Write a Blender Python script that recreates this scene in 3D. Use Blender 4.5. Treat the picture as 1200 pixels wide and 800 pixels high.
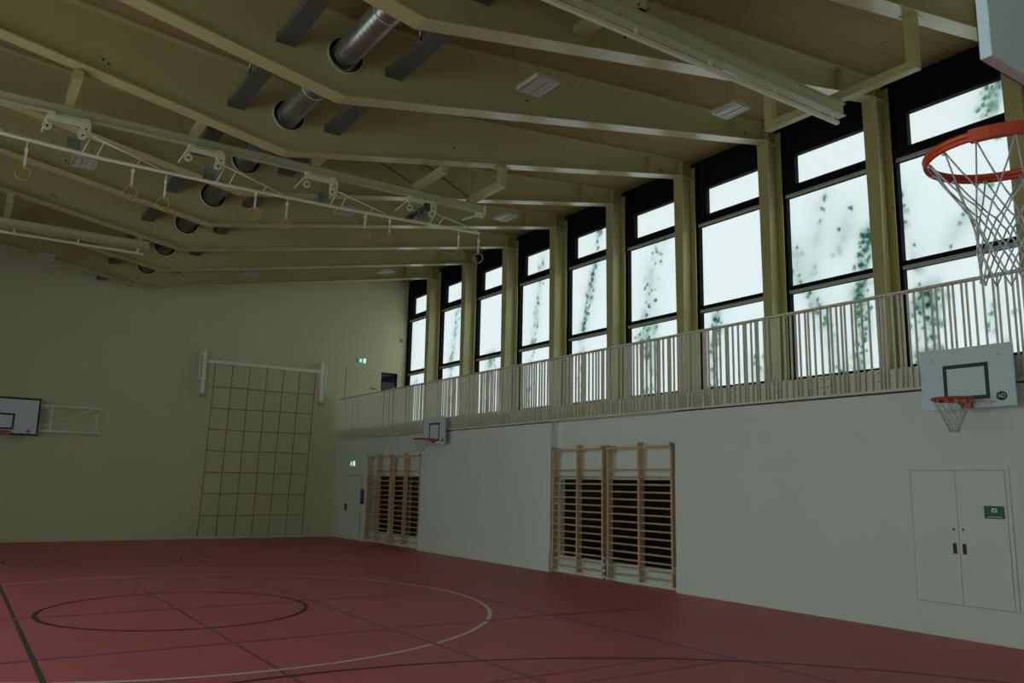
import bpy, bmesh, math, random
from mathutils import Vector, Matrix

# ---------------------------------------------------------------- camera, world, exposure
for o in list(bpy.data.objects):
    bpy.data.objects.remove(o)
S = bpy.context.scene
C = S.collection
FPX, YAW, PITCH, ROLL, CAM_H = 959.92, 0.592819, 0.1733097, 0.0198077, 1.85086
fw = Vector((math.sin(YAW)*math.cos(PITCH), math.cos(YAW)*math.cos(PITCH), math.sin(PITCH)))
rt = Vector((math.cos(YAW), -math.sin(YAW), 0)); up = rt.cross(fw)
r2 = rt*math.cos(ROLL) + up*math.sin(ROLL); u2 = -rt*math.sin(ROLL) + up*math.cos(ROLL)
cam_data = bpy.data.cameras.new('camera'); cam_data.sensor_width = 36; cam_data.lens = FPX/1200*36
cam_data.clip_start = 0.05; cam_data.clip_end = 200
cam = bpy.data.objects.new('camera', cam_data); C.objects.link(cam)
m3 = Matrix((r2, u2, -fw)).transposed()
cam.matrix_world = Matrix.Translation((0, 0, CAM_H)) @ m3.to_4x4()
S.camera = cam
W = bpy.data.worlds.new('overcast'); S.world = W; W.use_nodes = True
bgn = W.node_tree.nodes['Background']
bgn.inputs['Color'].default_value = (0.86, 1.0, 1.0, 1); bgn.inputs['Strength'].default_value = 2.4
S.view_settings.view_transform = 'Standard'; S.view_settings.look = 'None'
S.view_settings.exposure = 0.0; S.view_settings.gamma = 1.0; S.view_settings.use_curve_mapping = False

rnd = random.Random(7)
PI = math.pi

# ---------------------------------------------------------------- materials
def mat(name, col, rough=0.6, metal=0.0, spec=0.5, var=0.0, scale=3.0, bump=0.0, bscale=60.0):
    m = bpy.data.materials.new(name); m.use_nodes = True
    nt = m.node_tree; b = nt.nodes['Principled BSDF']
    b.inputs['Base Color'].default_value = (*col, 1); b.inputs['Roughness'].default_value = rough
    b.inputs['Metallic'].default_value = metal; b.inputs['Specular IOR Level'].default_value = spec
    if var or bump:
        tc = nt.nodes.new('ShaderNodeTexCoord')
        n = nt.nodes.new('ShaderNodeTexNoise'); n.inputs['Scale'].default_value = scale; n.inputs['Detail'].default_value = 5
        nt.links.new(tc.outputs['Object'], n.inputs['Vector'])
        if var:
            r = nt.nodes.new('ShaderNodeValToRGB')
            r.color_ramp.elements[0].position = 0.3; r.color_ramp.elements[1].position = 0.7
            r.color_ramp.elements[0].color = (*[c*(1-var) for c in col], 1)
            r.color_ramp.elements[1].color = (*[min(1, c*(1+var)) for c in col], 1)
            nt.links.new(n.outputs['Fac'], r.inputs['Fac']); nt.links.new(r.outputs['Color'], b.inputs['Base Color'])
        if bump:
            n2 = nt.nodes.new('ShaderNodeTexNoise'); n2.inputs['Scale'].default_value = bscale; n2.inputs['Detail'].default_value = 4
            nt.links.new(tc.outputs['Object'], n2.inputs['Vector'])
            bp = nt.nodes.new('ShaderNodeBump'); bp.inputs['Strength'].default_value = bump; bp.inputs['Distance'].default_value = 0.01
            nt.links.new(n2.outputs['Fac'], bp.inputs['Height']); nt.links.new(bp.outputs['Normal'], b.inputs['Normal'])
    return m

def emis(name, col, s):
    m = bpy.data.materials.new(name); m.use_nodes = True
    b = m.node_tree.nodes['Principled BSDF']
    b.inputs['Base Color'].default_value = (*col, 1)
    b.inputs['Emission Color'].default_value = (*col, 1); b.inputs['Emission Strength'].default_value = s
    return m

M = {}
M['floor'] = mat('red sports floor', (0.63, 0.145, 0.165), 0.5, spec=0.25, var=0.05, scale=0.7)
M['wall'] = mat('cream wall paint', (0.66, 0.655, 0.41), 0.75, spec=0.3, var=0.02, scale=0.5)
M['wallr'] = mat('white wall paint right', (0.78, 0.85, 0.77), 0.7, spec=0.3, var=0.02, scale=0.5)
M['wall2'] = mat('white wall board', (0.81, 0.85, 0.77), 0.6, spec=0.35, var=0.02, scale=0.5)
M['steel'] = mat('cream steel paint', (0.48, 0.43, 0.195), 0.24, spec=0.5, var=0.03, scale=1.0)
M['steel2'] = mat('pale green steel paint', (0.52, 0.50, 0.30), 0.35)
M['equipw'] = mat('white equipment paint', (0.90, 0.90, 0.78), 0.4)
M['rail'] = mat('cream railing paint', (0.76, 0.73, 0.58), 0.5, spec=0.4)
M['black'] = mat('black window frame', (0.005, 0.007, 0.008), 0.7, spec=0.12)
M['ledge'] = mat('grey glazing bead', (0.42, 0.43, 0.34), 0.4)
M['galv'] = mat('galvanised sheet', (0.33, 0.34, 0.31), 0.30, metal=0.8, var=0.12, scale=9)
M['galv2'] = mat('bright zinc', (0.62, 0.64, 0.63), 0.4, metal=0.3)
M['tray'] = mat('dark galvanised tray', (0.13, 0.135, 0.12), 0.5, metal=0.4, var=0.25, scale=40)
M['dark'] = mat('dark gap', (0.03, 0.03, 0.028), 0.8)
M['gap'] = mat('shadow gap', (0.16, 0.165, 0.15), 0.8)
M['seamw'] = mat('door edge', (0.42, 0.40, 0.27), 0.8)
M['seam'] = mat('panel seam', (0.30, 0.31, 0.27), 0.8)
M['wood'] = mat('ash wood', (0.66, 0.46, 0.25), 0.5, var=0.12, scale=14)
M['wood2'] = mat('dark end wood', (0.27, 0.15, 0.07), 0.5, var=0.1, scale=14)
M['white'] = mat('white board', (0.70, 0.85, 0.90), 0.42, spec=0.5)
M['boardside'] = mat('white board edge', (0.62, 0.67, 0.68), 0.4)
M['mark'] = mat('dark marking', (0.012, 0.022, 0.028), 0.5)
M['orange'] = mat('orange rim paint', (0.62, 0.065, 0.012), 0.3, spec=0.6)
M['net'] = mat('white cord', (0.62, 0.64, 0.66), 0.85)
M['rope'] = mat('tan rope', (0.40, 0.25, 0.15), 0.9, var=0.25, scale=4)
M['equip'] = mat('pale equipment paint', (0.78, 0.77, 0.56), 0.4)
M['ringwood'] = mat('yellow ring', (0.42, 0.26, 0.07), 0.45)
M['strap'] = mat('pale strap', (0.80, 0.79, 0.66), 0.8)
M['motor'] = mat('dark motor', (0.05, 0.055, 0.055), 0.45)
M['lampw'] = mat('lamp housing', (0.52, 0.50, 0.43), 0.35)
M['lampd'] = mat('lamp louvre slot', (0.10, 0.10, 0.085), 0.4)
M['louvre'] = mat('lamp louvre', (0.55, 0.54, 0.47), 0.25, spec=0.6)
M['green'] = mat('green sign', (0.0, 0.115, 0.035), 0.45)
M['signw'] = mat('white sign print', (0.66, 0.72, 0.68), 0.5)
M['exitg'] = emis('lit green sign', (0.02, 0.42, 0.20), 0.55)
M['exitw'] = emis('lit white sign', (0.75, 0.98, 0.85), 0.85)
M['blue'] = mat('blue reader', (0.02, 0.10, 0.28), 0.4)
M['handle'] = mat('dark handle', (0.07, 0.06, 0.05), 0.4, metal=0.6)
M['stem'] = mat('vine stem', (0.10, 0.10, 0.05), 0.8)
M['lw'] = mat('white line', (0.85, 0.72, 0.70), 0.5)
M['lk'] = mat('black line', (0.045, 0.03, 0.025), 0.5)
M['lg'] = mat('dark green line', (0.075, 0.075, 0.035), 0.5)
M['lg2'] = mat('faint olive line', (0.22, 0.11, 0.075), 0.5)
M['lb'] = mat('blue line', (0.11, 0.07, 0.36), 0.5)
M['lr'] = mat('dark red line', (0.19, 0.045, 0.04), 0.5)
M['lo'] = mat('tan line', (0.36, 0.16, 0.10), 0.5)
M['darkglass'] = mat('dark glazing', (0.010, 0.009, 0.009), 0.12, spec=0.35)
M['mullion'] = mat('pale mullion', (0.30, 0.27, 0.29), 0.5)

def frosted():
    m = bpy.data.materials.new('frosted glazing'); m.use_nodes = True
    nt = m.node_tree; nt.nodes.remove(nt.nodes['Principled BSDF'])
    out = nt.nodes['Material Output']
    t = nt.nodes.new('ShaderNodeBsdfTranslucent'); t.inputs['Color'].default_value = (0.455, 0.432, 0.44, 1)
    g = nt.nodes.new('ShaderNodeBsdfGlossy'); g.inputs['Roughness'].default_value = 0.15
    mx = nt.nodes.new('ShaderNodeMixShader'); mx.inputs['Fac'].default_value = 0.03
    nt.links.new(t.outputs[0], mx.inputs[1]); nt.links.new(g.outputs[0], mx.inputs[2])
    nt.links.new(mx.outputs[0], out.inputs['Surface'])
    return m
M['glass'] = frosted()

def clearglass():
    m = bpy.data.materials.new('clear glazing'); m.use_nodes = True
    nt = m.node_tree; nt.nodes.remove(nt.nodes['Principled BSDF'])
    out = nt.nodes['Material Output']
    t = nt.nodes.new('ShaderNodeBsdfTransparent'); t.inputs['Color'].default_value = (0.88, 0.93, 0.92, 1)
    g = nt.nodes.new('ShaderNodeBsdfGlossy'); g.inputs['Roughness'].default_value = 0.02
    mx = nt.nodes.new('ShaderNodeMixShader'); mx.inputs['Fac'].default_value = 0.05
    nt.links.new(t.outputs[0], mx.inputs[1]); nt.links.new(g.outputs[0], mx.inputs[2])
    nt.links.new(mx.outputs[0], out.inputs['Surface'])
    return m
M['clear'] = clearglass()

def leafmat(name, col):
    m = bpy.data.materials.new(name); m.use_nodes = True
    nt = m.node_tree; nt.nodes.remove(nt.nodes['Principled BSDF'])
    out = nt.nodes['Material Output']
    d = nt.nodes.new('ShaderNodeBsdfDiffuse'); d.inputs['Color'].default_value = (*col, 1)
    t = nt.nodes.new('ShaderNodeBsdfTranslucent'); t.inputs['Color'].default_value = (0.06, 0.56, 0.38, 1)
    mx = nt.nodes.new('ShaderNodeMixShader'); mx.inputs['Fac'].default_value = 0.55
    nt.links.new(d.outputs[0], mx.inputs[1]); nt.links.new(t.outputs[0], mx.inputs[2]); nt.links.new(mx.outputs[0], out.inputs['Surface'])
    return m
M['leaf'] = leafmat('vine leaf', (0.03, 0.17, 0.10))

def ceiling_mat():
    m = bpy.data.materials.new('wood wool ceiling panels'); m.use_nodes = True
    nt = m.node_tree; b = nt.nodes['Principled BSDF']; b.inputs['Roughness'].default_value = 0.9
    b.inputs['Specular IOR Level'].default_value = 0.15
    tc = nt.nodes.new('ShaderNodeTexCoord')
    br = nt.nodes.new('ShaderNodeTexBrick')
    br.inputs['Color1'].default_value = (0.32, 0.235, 0.10, 1); br.inputs['Color2'].default_value = (0.30, 0.22, 0.095, 1)
    br.inputs['Mortar'].default_value = (0.17, 0.12, 0.06, 1)
    br.inputs['Scale'].default_value = 1.0; br.inputs['Mortar Size'].default_value = 0.006
    br.inputs['Brick Width'].default_value = 1.2; br.inputs['Row Height'].default_value = 0.6
    nt.links.new(tc.outputs['Object'], br.inputs['Vector'])
    n = nt.nodes.new('ShaderNodeTexNoise'); n.inputs['Scale'].default_value = 45; n.inputs['Detail'].default_value = 6
    nt.links.new(tc.outputs['Object'], n.inputs['Vector'])
    bp = nt.nodes.new('ShaderNodeBump'); bp.inputs['Strength'].default_value = 0.4; bp.inputs['Distance'].default_value = 0.01
    nt.links.new(n.outputs['Fac'], bp.inputs['Height']); nt.links.new(bp.outputs['Normal'], b.inputs['Normal'])
    nt.links.new(br.outputs['Color'], b.inputs['Base Color'])
    return m
M['ceil'] = ceiling_mat()

# ---------------------------------------------------------------- mesh helpers
class MB:
    def __init__(s): s.bm = bmesh.new(); s.mi = 0; s.mats = []
    def m(s, name):
        if name not in s.mats: s.mats.append(name)
        s.mi = s.mats.index(name); return s
    def _f(s, vs, smooth=False):
        try:
            f = s.bm.faces.new(vs); f.material_index = s.mi; f.smooth = smooth
        except ValueError: pass
    def hexa(s, P):      # 8 points: bottom 4 (ccw), top 4
        v = [s.bm.verts.new(p) for p in P]
        for q in ((3,2,1,0),(4,5,6,7),(0,1,5,4),(1,2,6,5),(2,3,7,6),(3,0,4,7)): s._f([v[i] for i in q])
        return s
    def box(s, x0, x1, y0, y1, z0, z1):
        return s.hexa([(x0,y0,z0),(x1,y0,z0),(x1,y1,z0),(x0,y1,z0),(x0,y0,z1),(x1,y0,z1),(x1,y1,z1),(x0,y1,z1)])
    def tube(s, pts, r, seg=10, cap=True, closed=False):
        pts = [Vector(p) for p in pts]; n = len(pts); rings = []
        t0 = None; a = None
        for i, p in enumerate(pts):
            if closed: t = (pts[(i+1) % n]-pts[i-1]).normalized()
            else:
                t = (pts[min(i+1, n-1)]-pts[max(i-1, 0)]).normalized()
            if a is None:
                a = t.orthogonal().normalized()
            else:
                a = (a - t*a.dot(t)).normalized()
            b = t.cross(a); rr = r[i] if isinstance(r, (list, tuple)) else r
            rings.append([s.bm.verts.new(p + a*rr*math.cos(2*PI*k/seg) + b*rr*math.sin(2*PI*k/seg)) for k in range(seg)])
        for i in range(n if closed else n-1):
            A, B = rings[i], rings[(i+1) % n]
            off = 0
            if closed and i == n-1:
                off = min(range(seg), key=lambda o: (A[0].co-B[o].co).length)
            for k in range(seg): s._f([A[k], A[(k+1) % seg], B[(k+1+off) % seg], B[(k+off) % seg]], True)
        if cap and not closed:
            s._f(rings[0][::-1]); s._f(rings[-1])
        return s
    def ring(s, c, R, r, axis='Z', n=32, seg=8):
        c = Vector(c); pts = []
        for k in range(n):
            a = 2*PI*k/n; x, y = R*math.cos(a), R*math.sin(a)
            pts.append(c + Vector({'Z': (x, y, 0), 'X': (0, x, y), 'Y': (x, 0, y)}[axis] if not isinstance(axis, Vector) else (0,0,0))) if not isinstance(axis, Vector) else pts.append(c + axis.orthogonal().normalized()*x + axis.cross(axis.orthogonal().normalized())*y)
        return s.tube(pts, r, seg, closed=True)
    def cyl(s, p, q, r, seg=20, cap=True): return s.tube([p, q], r, seg, cap)
    def prism(s, poly, d):      # polygon of 3D points extruded by vector d
        d = Vector(d); A = [s.bm.verts.new(p) for p in poly]; B = [s.bm.verts.new(Vector(p)+d) for p in poly]; n = len(A)
        s._f(A[::-1]); s._f(B)
        for i in range(n): s._f([A[i], A[(i+1) % n], B[(i+1) % n], B[i]])
        return s
    def ball(s, c, r, seg=8):
        o = bmesh.ops.create_icosphere(s.bm, subdivisions=1, radius=r, matrix=Matrix.Translation(c))
        for v in o['verts']:
            for f in v.link_faces: f.material_index = s.mi; f.smooth = True
        return s
    def build(s, name, material=None, parent=None, origin=None, smooth=False, bevel=0, props=None):
        bmesh.ops.recalc_face_normals(s.bm, faces=s.bm.faces)
        if parent is not None: org = Vector(parent['_o'])
        elif origin is not None: org = Vector(origin)
        else: org = Vector((0, 0, 0))
        bmesh.ops.translate(s.bm, verts=s.bm.verts, vec=-org)
        me = bpy.data.meshes.new(name); s.bm.to_mesh(me); s.bm.free()
        if s.mats and material is None:
            for k in s.mats: me.materials.append(M[k])
        else: me.materials.append(M[material])
        o = bpy.data.objects.new(name, me); C.objects.link(o)
        o['_o'] = tuple(org)
        if parent is not None: o.parent = parent
        else: o.location = org
        if bevel:
            md = o.modifiers.new('bevel', 'BEVEL'); md.width = bevel; md.segments = 2; md.limit_method = 'ANGLE'
        if props:
            for k, v in props.items(): o[k] = v
        return o

def thing(name, label, cat, loc, group=None):
    o = bpy.data.objects.new(name, None); o.empty_display_size = 0.1; C.objects.link(o); o.location = loc
    o['_o'] = tuple(loc); o['label'] = label; o['category'] = cat
    if group: o['group'] = group
    return o
def tag(o, label, cat, group=None, kind=None):
    o['label'] = label; o['category'] = cat
    if group: o['group'] = group
    if kind: o['kind'] = kind
    return o
def dup(root, delta, label=None):
    def cp(o, par):
        c = o.copy(); C.objects.link(c)
        if par is not None: c.parent = par
        for ch in list(kids.get(o.name, [])): cp(ch, c)
        return c
    kids = {}
    for o in root.children_recursive: kids.setdefault(o.parent.name, []).append(o)
    r = cp(root, None); r.location = Vector(root.location) + Vector(delta)
    r['_o'] = tuple(r.location)
    if label: r['label'] = label
    return r
STRUCT = {'kind': 'structure'}

def holed(axis, t0, t1, u0, u1, z0, z1, holes):
    """a wall slab, thickness t0..t1 along axis, with rectangular holes (u0,u1,z0,z1)"""
    mb = MB(); bm = mb.bm
    us = sorted({u0, u1, *[h[0] for h in holes], *[h[1] for h in holes]}); zs = sorted({z0, z1, *[h[2] for h in holes], *[h[3] for h in holes]})
    us = [u for u in us if u0 <= u <= u1]; zs = [z for z in zs if z0 <= z <= z1]
    V = {}
    def vt(i, j, t):
        if (i, j, t) not in V:
            V[(i, j, t)] = bm.verts.new((t, us[i], zs[j]) if axis == 'X' else (us[i], t, zs[j]))
        return V[(i, j, t)]
    def solid(i, j):
        if i < 0 or j < 0 or i >= len(us)-1 or j >= len(zs)-1: return False
        uc, zc = (us[i]+us[i+1])/2, (zs[j]+zs[j+1])/2
        return not any(h[0] < uc < h[1] and h[2] < zc < h[3] for h in holes)
    for i in range(len(us)-1):
        for j in range(len(zs)-1):
            if not solid(i, j): continue
            for t in (t0, t1): bm.faces.new([vt(i, j, t), vt(i+1, j, t), vt(i+1, j+1, t), vt(i, j+1, t)])
            for (di, dj, a, b) in ((-1, 0, (i, j), (i, j+1)), (1, 0, (i+1, j), (i+1, j+1)), (0, -1, (i, j), (i+1, j)), (0, 1, (i, j+1), (i+1, j+1))):
                if not solid(i+di, j+dj): bm.faces.new([vt(*a, t0), vt(*b, t0), vt(*b, t1), vt(*a, t1)])
    return mb

ORD = ['first', 'second', 'third', 'fourth', 'fifth', 'sixth', 'seventh', 'eighth', 'ninth', 'tenth', 'eleventh', 'twelfth']

# ---------------------------------------------------------------- room dimensions
XW = 11.09          # lower right wall
XN = 11.30          # niche back
XG = 13.60          # window plane
XL = -5.2           # left wall
Y0, Y1 = -1.6, 27.23
SL0, SL1 = 3.27, 3.61   # gallery slab
def zc(x): return 8.38 + 0.10*abs(x-4.0)                              # ceiling underside
def zb(x): return 7.18 + (0.19 if x > 4 else 0.18)*abs(x-4.0)          # beam underside

# ---------------------------------------------------------------- floor with its court lines
f = MB().m('floor'); f.box(XL, XN, Y0, Y1, -0.2, 0.0)
Z = 0.0
layer = [0.0015]
def strip(a, b, w, m):
    layer[0] += 0.00008
    a, b = Vector((*a, 0)), Vector((*b, 0)); d = (b-a).normalized(); n = Vector((-d.y, d.x, 0))*w/2
    z = Vector((0, 0, layer[0]))
    f.m(m); f._f([f.bm.verts.new(p+z) for p in (a-n, b-n, b+n, a+n)])
def arc(c, r, a0, a1, w, m, n=None):
    layer[0] += 0.00008
    n = n or max(6, int(abs(a1-a0)*r/0.15)); f.m(m); prev = None
    for i in range(n+1):
        a = a0+(a1-a0)*i/n
        q = [f.bm.verts.new((c[0]+(r+s)*math.cos(a), c[1]+(r+s)*math.sin(a), layer[0])) for s in (-w/2, w/2)]
        if prev: f._f([prev[0], prev[1], q[1], q[0]])
        prev = q
CX, CY = 2.945, 12.857
strip((0.3-5, CY), (6.8, CY), 0.05, 'lr')
strip((0.92, 1), (0.92, 12.75), 0.055, 'lg'); strip((0.92, 12.95), (0.92, 17.2), 0.05, 'lg'); strip((2.93, 1), (2.93, 12.8), 0.04, 'lg2'); strip((2.93, 12.9), (2.93, 16), 0.03, 'lg2'); strip((4.93, 1), (4.93, 14.6), 0.045, 'lg2')
strip((-4.5, 9.95), (9.3, 9.95), 0.05, 'lb'); strip((7.46, 1.0), (7.46, 16.4), 0.05, 'lb')
strip((-4.5, 15.75), (0.2, 15.75), 0.05, 'lb')
strip((4.4, 6.90), (6.9, 6.90), 0.04, 'lg2'); strip((4.4, 6.46), (7.3, 6.46), 0.04, 'lg2')
strip((7.6, 9.86), (9.2, 9.72), 0.05, 'lk'); strip((8.0, 10.4), (8.9, 10.2), 0.04, 'lr'); strip((9.6, 10.9), (10.6, 9.9), 0.04, 'lk')
arc((CX, CY), 1.8, 0, 2*PI, 0.06, 'lk', 72)
gaps = []
for x in (0.92, 4.93):
    for sgn in (1, -1): gaps.append(math.atan2(sgn*math.sqrt(4.5**2-(x-CX)**2), x-CX) % (2*PI))
for sgn in (1, -1): gaps.append(math.atan2(9.95-CY, sgn*math.sqrt(4.5**2-(9.95-CY)**2)) % (2*PI))
for g in (0.35, 0.55, 0.62): gaps.append(g)
gaps.sort()
for i, g in enumerate(gaps):
    e = gaps[(i+1) % len(gaps)] + (2*PI if i == len(gaps)-1 else 0)
    if e-g > 0.04: arc((CX, CY), 4.5, g+0.013, e-0.013, 0.06, 'lw')
arc((CX, 1.31), 6.75, 0.35, PI-0.35, 0.05, 'lk')
arc((CX, 21.0), 1.8, PI, 2*PI, 0.05, 'lk'); arc((CX, 21.0), 1.8, 0, PI, 0.05, 'lr')
strip((1.1, 21.0), (4.8, 21.0), 0.05, 'lr')
for x, ya, yb in ((1.73, 20.9, 21.7), (4.21, 20.9, 22.0)): strip((x, ya), (x, yb), 0.05, 'lo')
strip((5.32, 22.95), (5.23, 20.35), 0.05, 'lo'); strip((5.47, 22.4), (5.35, 20.05), 0.05, 'lk')
strip((CX-0.06, CY), (CX+0.06, CY), 0.06, 'lo')
fl = f.build('floor', props=STRUCT)

# ---------------------------------------------------------------- walls
NICHES = [(10.98, 14.82), (20.98, 24.66)]
holed('X', XW, XN, Y0, Y1, 0.0, SL0, [(a, b, -0.1, SL0+0.1) for a, b in NICHES]).build('wall_right', 'wallr', props=STRUCT)
OPEN = [(11.10, 14.72, 0.35, 2.0), (21.08, 24.62, 0.33, 2.06)]
holed('X', XN, XN+0.12, Y0, Y1, -0.2, SL0, OPEN).build('wall_back_of_niches', 'wallr', props=STRUCT)
for i, (a, b, c, d) in enumerate(OPEN):
    g = MB(); g.box(XN+0.125, XN+0.145, a-0.1, b+0.1, c-0.1, d+0.1)
    w = g.build('window_%d' % (20+i), 'darkglass', props=STRUCT)
    mu = MB()
    for q in ([0.30, 0.62] if i else [0.30]):
        y = a+(b-a)*q; mu.box(XN+0.06, XN+0.12, y-0.04, y+0.04, c, d)
    mu.build('mullion', 'mullion', w)
# end wall with the glazed door of the gallery
GD = (12.63, 13.28, SL1, 5.81)
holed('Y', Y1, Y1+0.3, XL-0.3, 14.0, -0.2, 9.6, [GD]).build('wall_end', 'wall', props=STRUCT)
MB().box(XL-0.3, 14.0, Y0-0.3, Y0, -0.2, 9.6).build('wall_near', 'wallr', props=STRUCT)
ADDED_LWIN = [(0.2+2.9*i, 2.95+2.9*i, 0.25, 5.5) for i in range(6)]  # unseen windows, added and sized to throw daylight on the right wall
holed('X', XL-0.3, XL, Y0, Y1, -0.2, 9.6, ADDED_LWIN).build('wall_left', 'wallr', props=STRUCT)
for i, (a, b, c, d) in enumerate(ADDED_LWIN):
    w = holed('X', XL-0.2, XL-0.1, a, b, c, d, [(a+0.06, b-0.06, c+0.06, d-0.06)]).build('window_%d' % (30+i), 'black', props=STRUCT)
    g = MB(); g.box(XL-0.16, XL-0.15, a+0.05, b-0.05, c+0.05, d-0.05); g.build('pane', 'clear', w)

# roof / ceiling
c = MB(); T = 0.3
for xa, xb in ((XL-0.3, 4.0), (4.0, 14.0)):
    c.hexa([(xa, Y0-0.3, zc(xa)), (xb, Y0-0.3, zc(xb)), (xb, Y1+0.3, zc(xb)), (xa, Y1+0.3, zc(xa)),
            (xa, Y0-0.3, zc(xa)+T), (xb, Y0-0.3, zc(xb)+T), (xb, Y1+0.3, zc(xb)+T), (xa, Y1+0.3, zc(xa)+T)])
c.build('ceiling', 'ceil', props=STRUCT)

# gallery slab
MB().box(XW+0.03, XG+0.15, Y0, Y1, SL0, SL1).build('floor_gallery', 'rail', props=STRUCT)
MB().box(XG, XG+0.15, Y0, Y1, SL1, 3.99).build('wall_window_sill', 'black', props=STRUCT)

# ---------------------------------------------------------------- windows, one per bay
WZ = [(4.05, 5.75), (5.90, 7.76), (8.00, 8.63)]
for k in range(12):
    ya = Y0+2.4*k; yb = ya+2.4
    if k == 11: yb = Y1
    h = [(ya+0.19, yb-0.19, *WZ[0]), (ya+0.19, yb-0.19, *WZ[1]), (ya+0.22, yb-0.43, *WZ[2])]
    w = holed('X', XG, XG+0.12, ya, yb, 3.99, 9.5, h).build('window_%d' % (k+1), 'black', props=STRUCT)
    for q in h:
        g = MB().m('clear'); g.box(XG+0.112, XG+0.118, q[0]-0.03, q[1]+0.03, q[2]-0.03, q[3]+0.03)
        g.m('glass')
        for fc in g.bm.faces:
            if all(v.co.x > XG+0.117 for v in fc.verts): fc.material_index = 1
        g.build('pane', None, w)
    for z in (7.76, 5.75):
        MB().box(XG-0.012, XG-0.0005, ya+0.19, yb-0.19, z-0.005, z+0.06).build('glazing_bead', 'ledge', w)
    MB().box(XG-0.035, XG-0.001, ya+0.19, yb-0.19, 7.83, 7.97).build('transom', 'black', w)

# ---------------------------------------------------------------- steel columns and roof beams
COLY = [8.0+2.4*k for k in range(-1, 8)]
def column(y, label):
    t = thing('steel_column', label, 'column', (13.35, y, SL1), 'steel columns along the window wall')
    a, b, zt = 0.09, 0.14, 8.90
    g = MB(); g.hexa([(13.15, y-a, SL1), (13.17, y-a, SL1), (13.17, y+a, SL1), (13.15, y+a, SL1),
                      (13.15, y-b, zt), (13.17, y-b, zt), (13.17, y+b, zt), (13.15, y+b, zt)]); g.build('front_flange', 'steel', t)
    MB().box(13.17, 13.53, y-0.008, y+0.008, SL1, zt).build('web', 'steel', t)
    g = MB(); g.box(13.53, 13.55, y-0.15, y+0.15, SL1, 9.2); g.build('back_flange', 'steel', t)
    MB().box(13.14, 13.54, y-0.145, y+0.145, zt, zt+0.02).build('cap_plate', 'steel', t)
    MB().box(13.13, 13.55, y-0.15, y+0.15, SL1, SL1+0.02).build('base_plate', 'steel', t)
    for z in (8.6, 6.9, 5.2):
        MB().cyl((13.52, y-0.12, z), (13.53, y-0.12, z), 0.014, 8).build('bolt', 'dark', t)
    return t
n = len(COLY)
c0 = column(COLY[0], 'cream steel column between the windows, nearest the camera at the right edge')
for k in range(1, n):
    p = n-k
    dup(c0, (0, 2.4*k, 0), 'cream steel window column, %s counted from the far end wall' % ORD[p-1])

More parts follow.
